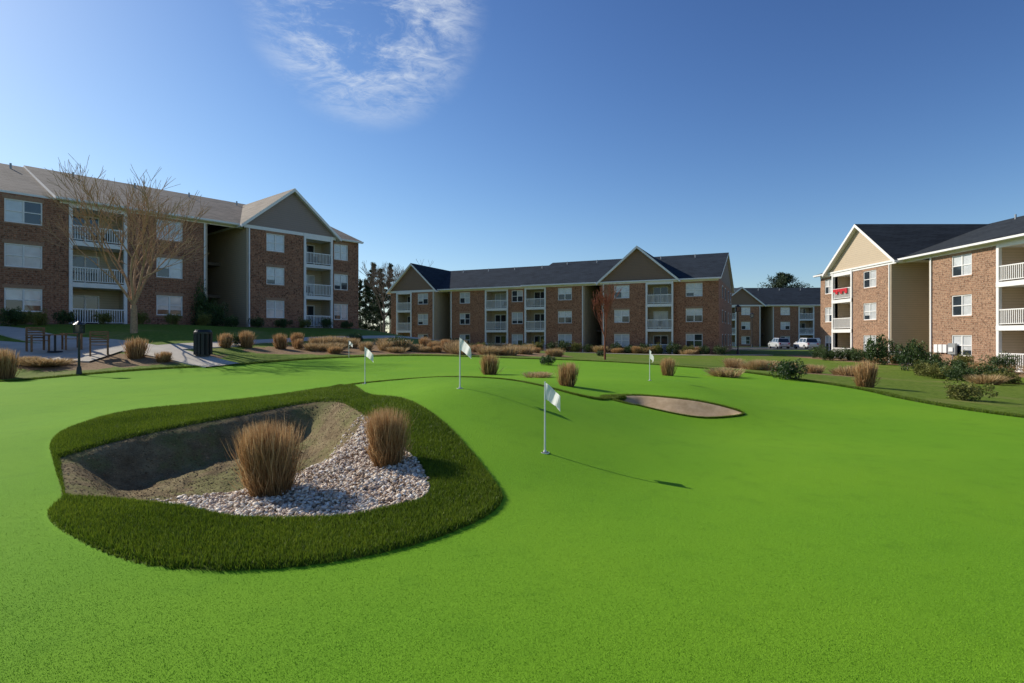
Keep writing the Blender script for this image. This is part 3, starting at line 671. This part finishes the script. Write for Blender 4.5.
for s_ in (-1,1):
    Q=RP+RN*s_*6.6
    b=MB()
    for i in range(len(Q)-1):
        a,c=Q[i],Q[i+1]; za,zc=gz(*a),gz(*c); nn=RN[i]*.08
        p=[(a[0]-nn[0],a[1]-nn[1]),(c[0]-nn[0],c[1]-nn[1]),(c[0]+nn[0],c[1]+nn[1]),(a[0]+nn[0],a[1]+nn[1])]
        zz=[za,zc,zc,za]
        b.q('kerb','concrete',*[(p[j][0],p[j][1],zz[j]+.17) for j in range(4)])
        for j in range(4):
            l=(j+1)%4; b.q('kerb','concrete',(*p[j],zz[j]-.1),(*p[l],zz[l]-.1),(*p[l],zz[l]+.17),(*p[j],zz[j]+.17))
    b.build('kerb_stone',(0,0,0))
b=MB()
for i in range(14):
    x=26+i*2.7; y=84.3+(0 if x<50 else (x-50)*.17); z=gz(x,y+2)+.058
    b.q('bay_line','line',(x,y-1.2,z),(x+.1,y-1.2,z),(x+.1,y+3.5,z),(x,y+3.5,z))
b.build('parking_bay_markings',(0,0,0))

# ---------------------------------------------------------------- flags
def flag(x,y,h=.85,ang=0.0,s=1.0,lean=0,seed=0):
    z=gz(x,y); b=MB()
    b.cyl('pole','white',(0,0,0),(lean,0,h),.0115*s,.009*s,8)
    b.cyl('cup_rim','white',(0,0,-.01),(0,0,.004),.054,.054,20); b.cyl('hole','dark',(0,0,.0045),(0,0,.0065),.046,.046,20)
    b.cyl('ball_lifter','white',(0,0,.006),(0,0,.03),.022,.014,12)
    nu,nv=12,9; W_,H_=.28,.20
    def P(i,j):
        u,v=i/nu,j/nv; droop=.17*u**1.3
        return (u*W_*.66+lean,(.035*math.sin(u*8+v*2.2+seed)+.015*math.sin(u*15+v*4))*(.2+u),h-.012-v*H_*(1-.1*u)-droop)
    for i in range(nu):
        for j in range(nv): b.q('flag_cloth','flag',P(i,j),P(i+1,j),P(i+1,j+1),P(i,j+1))
    b.build('golf_flag',(x,y,z),ang)
flag(.40,6.9,.86,-.1); flag(-.87,9.5,.85,.2,seed=1); flag(-3.36,13.0,.85,.3,seed=2); flag(3.8,15.7,.85,.9,seed=3); flag(-8.6,30,.9,.1,1.3,seed=4)

# ---------------------------------------------------------------- street furniture
def chair(x,y,rz):
    b=MB(); W2=.28
    for i in range(5): b.box('seat','wood',-W2,W2,-.24+i*.1,-.16+i*.1,.43,.46)
    for i in range(4):
        z=.54+i*.1; b.box('backrest_slats','wood',-W2+.03,W2-.03,.27,.295,z,z+.055)
    b.box('backrest','wood',-W2+.03,W2-.03,.26,.305,.93,.99)
    for s in (-1,1):
        b.box('leg_front','wood',s*W2-.03,s*W2+.03,-.26,-.2,0,.64); b.box('leg_back','wood',s*W2-.03,s*W2+.03,.25,.32,0,.98)
        b.box('armrest','wood',s*W2-.045,s*W2+.045,-.3,.3,.642,.68)
    b.build('patio_chair',(x,y,gz(x,y)+.06),rz,1.15)
for p,d,a in ((38,26.2,1.0),(71,26.9,-.7),(99,25.8,-2.5)): chair(*ray(p,d),a)
def table(x,y,s=1.1):
    b=MB(); b.cyl('table_top','wood',(0,0,.71),(0,0,.75),.42,.42,24); b.cyl('column','black',(0,0,.05),(0,0,.71),.04,.04,10); b.cyl('foot','black',(0,0,0),(0,0,.05),.28,.25,16)
    b.build('patio_table',(x,y,gz(x,y)+.06),0,s)
table(*ray(55,26.3))
b=MB(); k=12
for i in range(k):
    a=i/k*6.2832; b.box('slats','black',math.cos(a)*.3-.05,math.cos(a)*.3+.05,math.sin(a)*.3-.05,math.sin(a)*.3+.05,.06,.98)
b.cyl('liner','black',(0,0,0),(0,0,.95),.28,.28,20); b.cyl('rim','black',(0,0,.96),(0,0,1.04),.37,.37,20); b.cyl('lid','black',(0,0,1.04),(0,0,1.14),.36,.30,20)
x,y=ray(203,27.2); b.build('litter_bin',(x,y,gz(x,y)+.03),0,1.1)
def lamp(name,x,y,h,s):
    b=MB(); b.cyl('base','black',(0,0,0),(0,0,.35*s),.11*s,.07*s,12); b.cyl('post','black',(0,0,.3*s),(0,0,h),.045*s,.035*s,10)
    b.box('lantern_base','black',-.13*s,.13*s,-.13*s,.13*s,h,h+.04*s)
    for sx in (-1,1):
        for sy in (-1,1): b.box('lantern_frame','black',sx*.12*s-.012*s,sx*.12*s+.012*s,sy*.12*s-.012*s,sy*.12*s+.012*s,h+.04*s,h+.34*s)
    b.box('lantern_glass','glass',-.1*s,.1*s,-.1*s,.1*s,h+.04*s,h+.33*s)
    b.cyl('lantern_cap','black',(0,0,h+.34*s),(0,0,h+.48*s),.2*s,.03*s,12)
    b.build(name,(x,y,gz(x,y)-.02))
lamp('path_lamp',*ray(79,22.3),1.65,1.0)
lamp('street_lamp',*ray(738,64),4.8,1.7); lamp('street_lamp',*ray(752,98),5.2,1.8)
def ac(x,y):
    b=MB(); b.box('pad','concrete',-.5,.5,-.5,.5,0,.1); b.box('casing','metal',-.4,.4,-.4,.4,.1,.95)
    for i in range(9):
        z=.18+i*.08
        for s in (-1,1): b.box('louvres','black',-.36,.36,s*.405-.006,s*.405+.006,z,z+.03); b.box('louvres','black',s*.405-.006,s*.405+.006,-.36,.36,z,z+.03)
    b.cyl('fan_grille','black',(0,0,.95),(0,0,.98),.32,.32,20); b.build('air_conditioner',(x,y,gz(x,y)))
for yy in (43.2,44.5,45.8): ac(31.0,yy)
b=MB(); b.box('cabinet','metal',-.15,0,-.35,.35,.9,1.7); b.box('meter','white',-.22,-.15,-.2,.2,1.1,1.4); b.cyl('conduit','metal',(-.07,0,0),(-.07,0,.9),.03)
for i in range(3): b.box('meter_box','white',-.14,-.01,.5+i*.45,.85+i*.45,1.0,1.6)
b.build('utility_meter',(31.97,41.2,gz(31.9,41.2)))

# ---------------------------------------------------------------- cars
def car(x,y,rz,paint):
    M['paint_'+paint[0]]=simple('car_paint_'+paint[0],paint[1],.3,.03,1,.5,coat=1)
    pm='paint_'+paint[0]; b=MB()
    def loft(part,mat,secs):
        for i in range(len(secs)-1):
            A,B=secs[i],secs[i+1]; n_=len(A)
            for j in range(n_): k=(j+1)%n_; b.q(part,mat,A[j],B[j],B[k],A[k])
        for Q in (secs[0],secs[-1]):
            for j in range(1,len(Q)-1): b.q(part,mat,Q[0],Q[j],Q[j+1])
    def sec(xx,w,z0,z1,r=.12): return [(xx,-w,z0+r),(xx,-w+r*.5,z0),(xx,w-r*.5,z0),(xx,w,z0+r),(xx,w,z1-r),(xx,w-r,z1),(xx,-w+r,z1),(xx,-w,z1-r)]
    loft('body',pm,[sec(-2.25,.78,.42,.8),sec(-2.1,.88,.32,.98),sec(-1.2,.92,.28,1.06),sec(0,.93,.27,1.06),sec(1.0,.92,.28,1.04),sec(2.0,.88,.32,.92),sec(2.28,.76,.42,.72)])
    def cs(xx,w,wt,z0,z1): return [(xx,-w,z0),(xx,w,z0),(xx+0,wt,z1),(xx,-wt,z1)]
    loft('cabin_glass','glass',[cs(-2.0,.82,.80,.95,1.0),cs(-1.7,.84,.68,.95,1.56),cs(.35,.84,.70,.95,1.60),cs(1.15,.82,.78,.95,1.03)])
    loft('roof',pm,[[(-1.72,-.69,1.55),(-1.72,.69,1.55),(-1.68,.62,1.64),(-1.68,-.62,1.64)],[(.3,-.71,1.58),(.3,.71,1.58),(.25,.64,1.66),(.25,-.64,1.66)]])
    for px_ in (-1.72,-.75,.28):
        for s in (-1,1): b.q('pillars',pm,(px_-.04,s*.845,1.0),(px_+.05,s*.845,1.0),(px_+.05,s*.71,1.58),(px_-.04,s*.71,1.58))
    for wx in (-1.38,1.4):
        for s in (-1,1):
            b.cyl('tyres','black',(wx,s*.72,.34),(wx,s*.945,.34),.34,.34,20); b.cyl('rims','metal',(wx,s*.946,.34),(wx,s*.955,.34),.21,.19,14)
    for s in (-1,1):
        b.box('headlights','white',2.12,2.24,s*.62-.13,s*.62+.13,.66,.8); b.box('tail_lights','red',-2.26,-2.14,s*.66-.1,s*.66+.1,.68,.9)
        b.box('mirrors',pm,.75,.9,s*1.0-.08,s*1.0+.08,1.0,1.13)
    b.box('grille','black',2.2,2.3,-.42,.42,.5,.68); b.box('number_plate','white',-2.31,-2.26,-.22,.22,.55,.67)
    b.build('parked_car',(x,y,gz(x,y)+.06),rz)
car(41.5,88.5,1.5,('silver',(.55,.56,.57))); car(44.3,85.8,1.55,('white',(.75,.75,.75))); car(47.3,86.5,-1.6,('dark',(.04,.045,.06)))

# ---------------------------------------------------------------- light, sky, camera
az=math.radians(SUN_AZ); el=math.radians(SUN_EL)
sd=Vector((math.sin(az)*math.cos(el),math.cos(az)*math.cos(el),math.sin(el)))
L=bpy.data.lights.new('sun','SUN'); L.energy=5.0; L.angle=math.radians(.45); L.color=(1,.93,.81)
so=bpy.data.objects.new('sun',L); so.rotation_euler=sd.to_track_quat('Z','Y').to_euler(); link(so)
w=bpy.data.worlds.new('World'); scene.world=w; w.use_nodes=True; t=w.node_tree; t.nodes.clear()
class WN(N):
    def __init__(s,t): s.t=t; s.n=t.nodes; s.l=t.links
n=WN(t)
sky=n.new('ShaderNodeTexSky',sky_type='NISHITA'); sky.sun_disc=False; sky.sun_elevation=el; sky.sun_rotation=az
sky.air_density=1.0; sky.dust_density=.4; sky.ozone_density=2.5; sky.altitude=100
D=n.coord('Generated')
cd=Vector((-.255,1,.585)).normalized()
vm=n.new('ShaderNodeVectorMath',operation='DOT_PRODUCT'); n.link(D,vm.inputs[0]); vm.inputs[1].default_value=cd
mp=n.new('ShaderNodeMapping'); n.link(D,mp.inputs[0]); mp.inputs['Rotation'].default_value=(.2,.75,.1); mp.inputs['Scale'].default_value=(1,1,2.8)
cn=n.noise(5.5,8,.62,mp.outputs[0],.8); cn2=n.noise(20,6,.75,mp.outputs[0],1.8)
mask=n.step(vm.outputs['Value'],.982,.998)
cl=n.math('MULTIPLY',mask,n.step(n.math('ADD',cn,n.math('MULTIPLY',cn2,.45)),.60,1.0))
gmn=n.new('ShaderNodeGamma'); gmn.inputs[1].default_value=1.6; n.link(sky.outputs[0],gmn.inputs[0])
def vmath(op,a,b):
    v=n.new('ShaderNodeVectorMath',operation=op)
    for i,x_ in enumerate((a,b)):
        if isinstance(x_,tuple): v.inputs[i].default_value=x_
        else: n.link(x_,v.inputs[i])
    return v.outputs[0]
s_=vmath('MULTIPLY',gmn.outputs[0],(.60,.62,.70))
s_=vmath('DIVIDE',s_,vmath('ADD',vmath('MULTIPLY',s_,(.05,.045,.045)),(1,1,1)))
bg=n.new('ShaderNodeBackground'); bg.inputs[1].default_value=.10
n.link(n.mix(n.math('MULTIPLY',cl,.85),s_,(8.2,8.8,9.4)),bg.inputs[0])
wo=n.new('ShaderNodeOutputWorld'); n.link(bg.outputs[0],wo.inputs[0])
cam=bpy.data.cameras.new('camera'); co=bpy.data.objects.new('camera',cam); link(co)
cam.lens=20; cam.sensor_width=36; cam.clip_end=3000; cam.clip_start=.05; cam.shift_y=(341.5-337)/1024*-1
co.location=(0,0,1.6); co.rotation_euler=(math.radians(90),0,0); scene.camera=co
scene.view_settings.view_transform='Standard'; scene.view_settings.look='None'; scene.view_settings.exposure=0
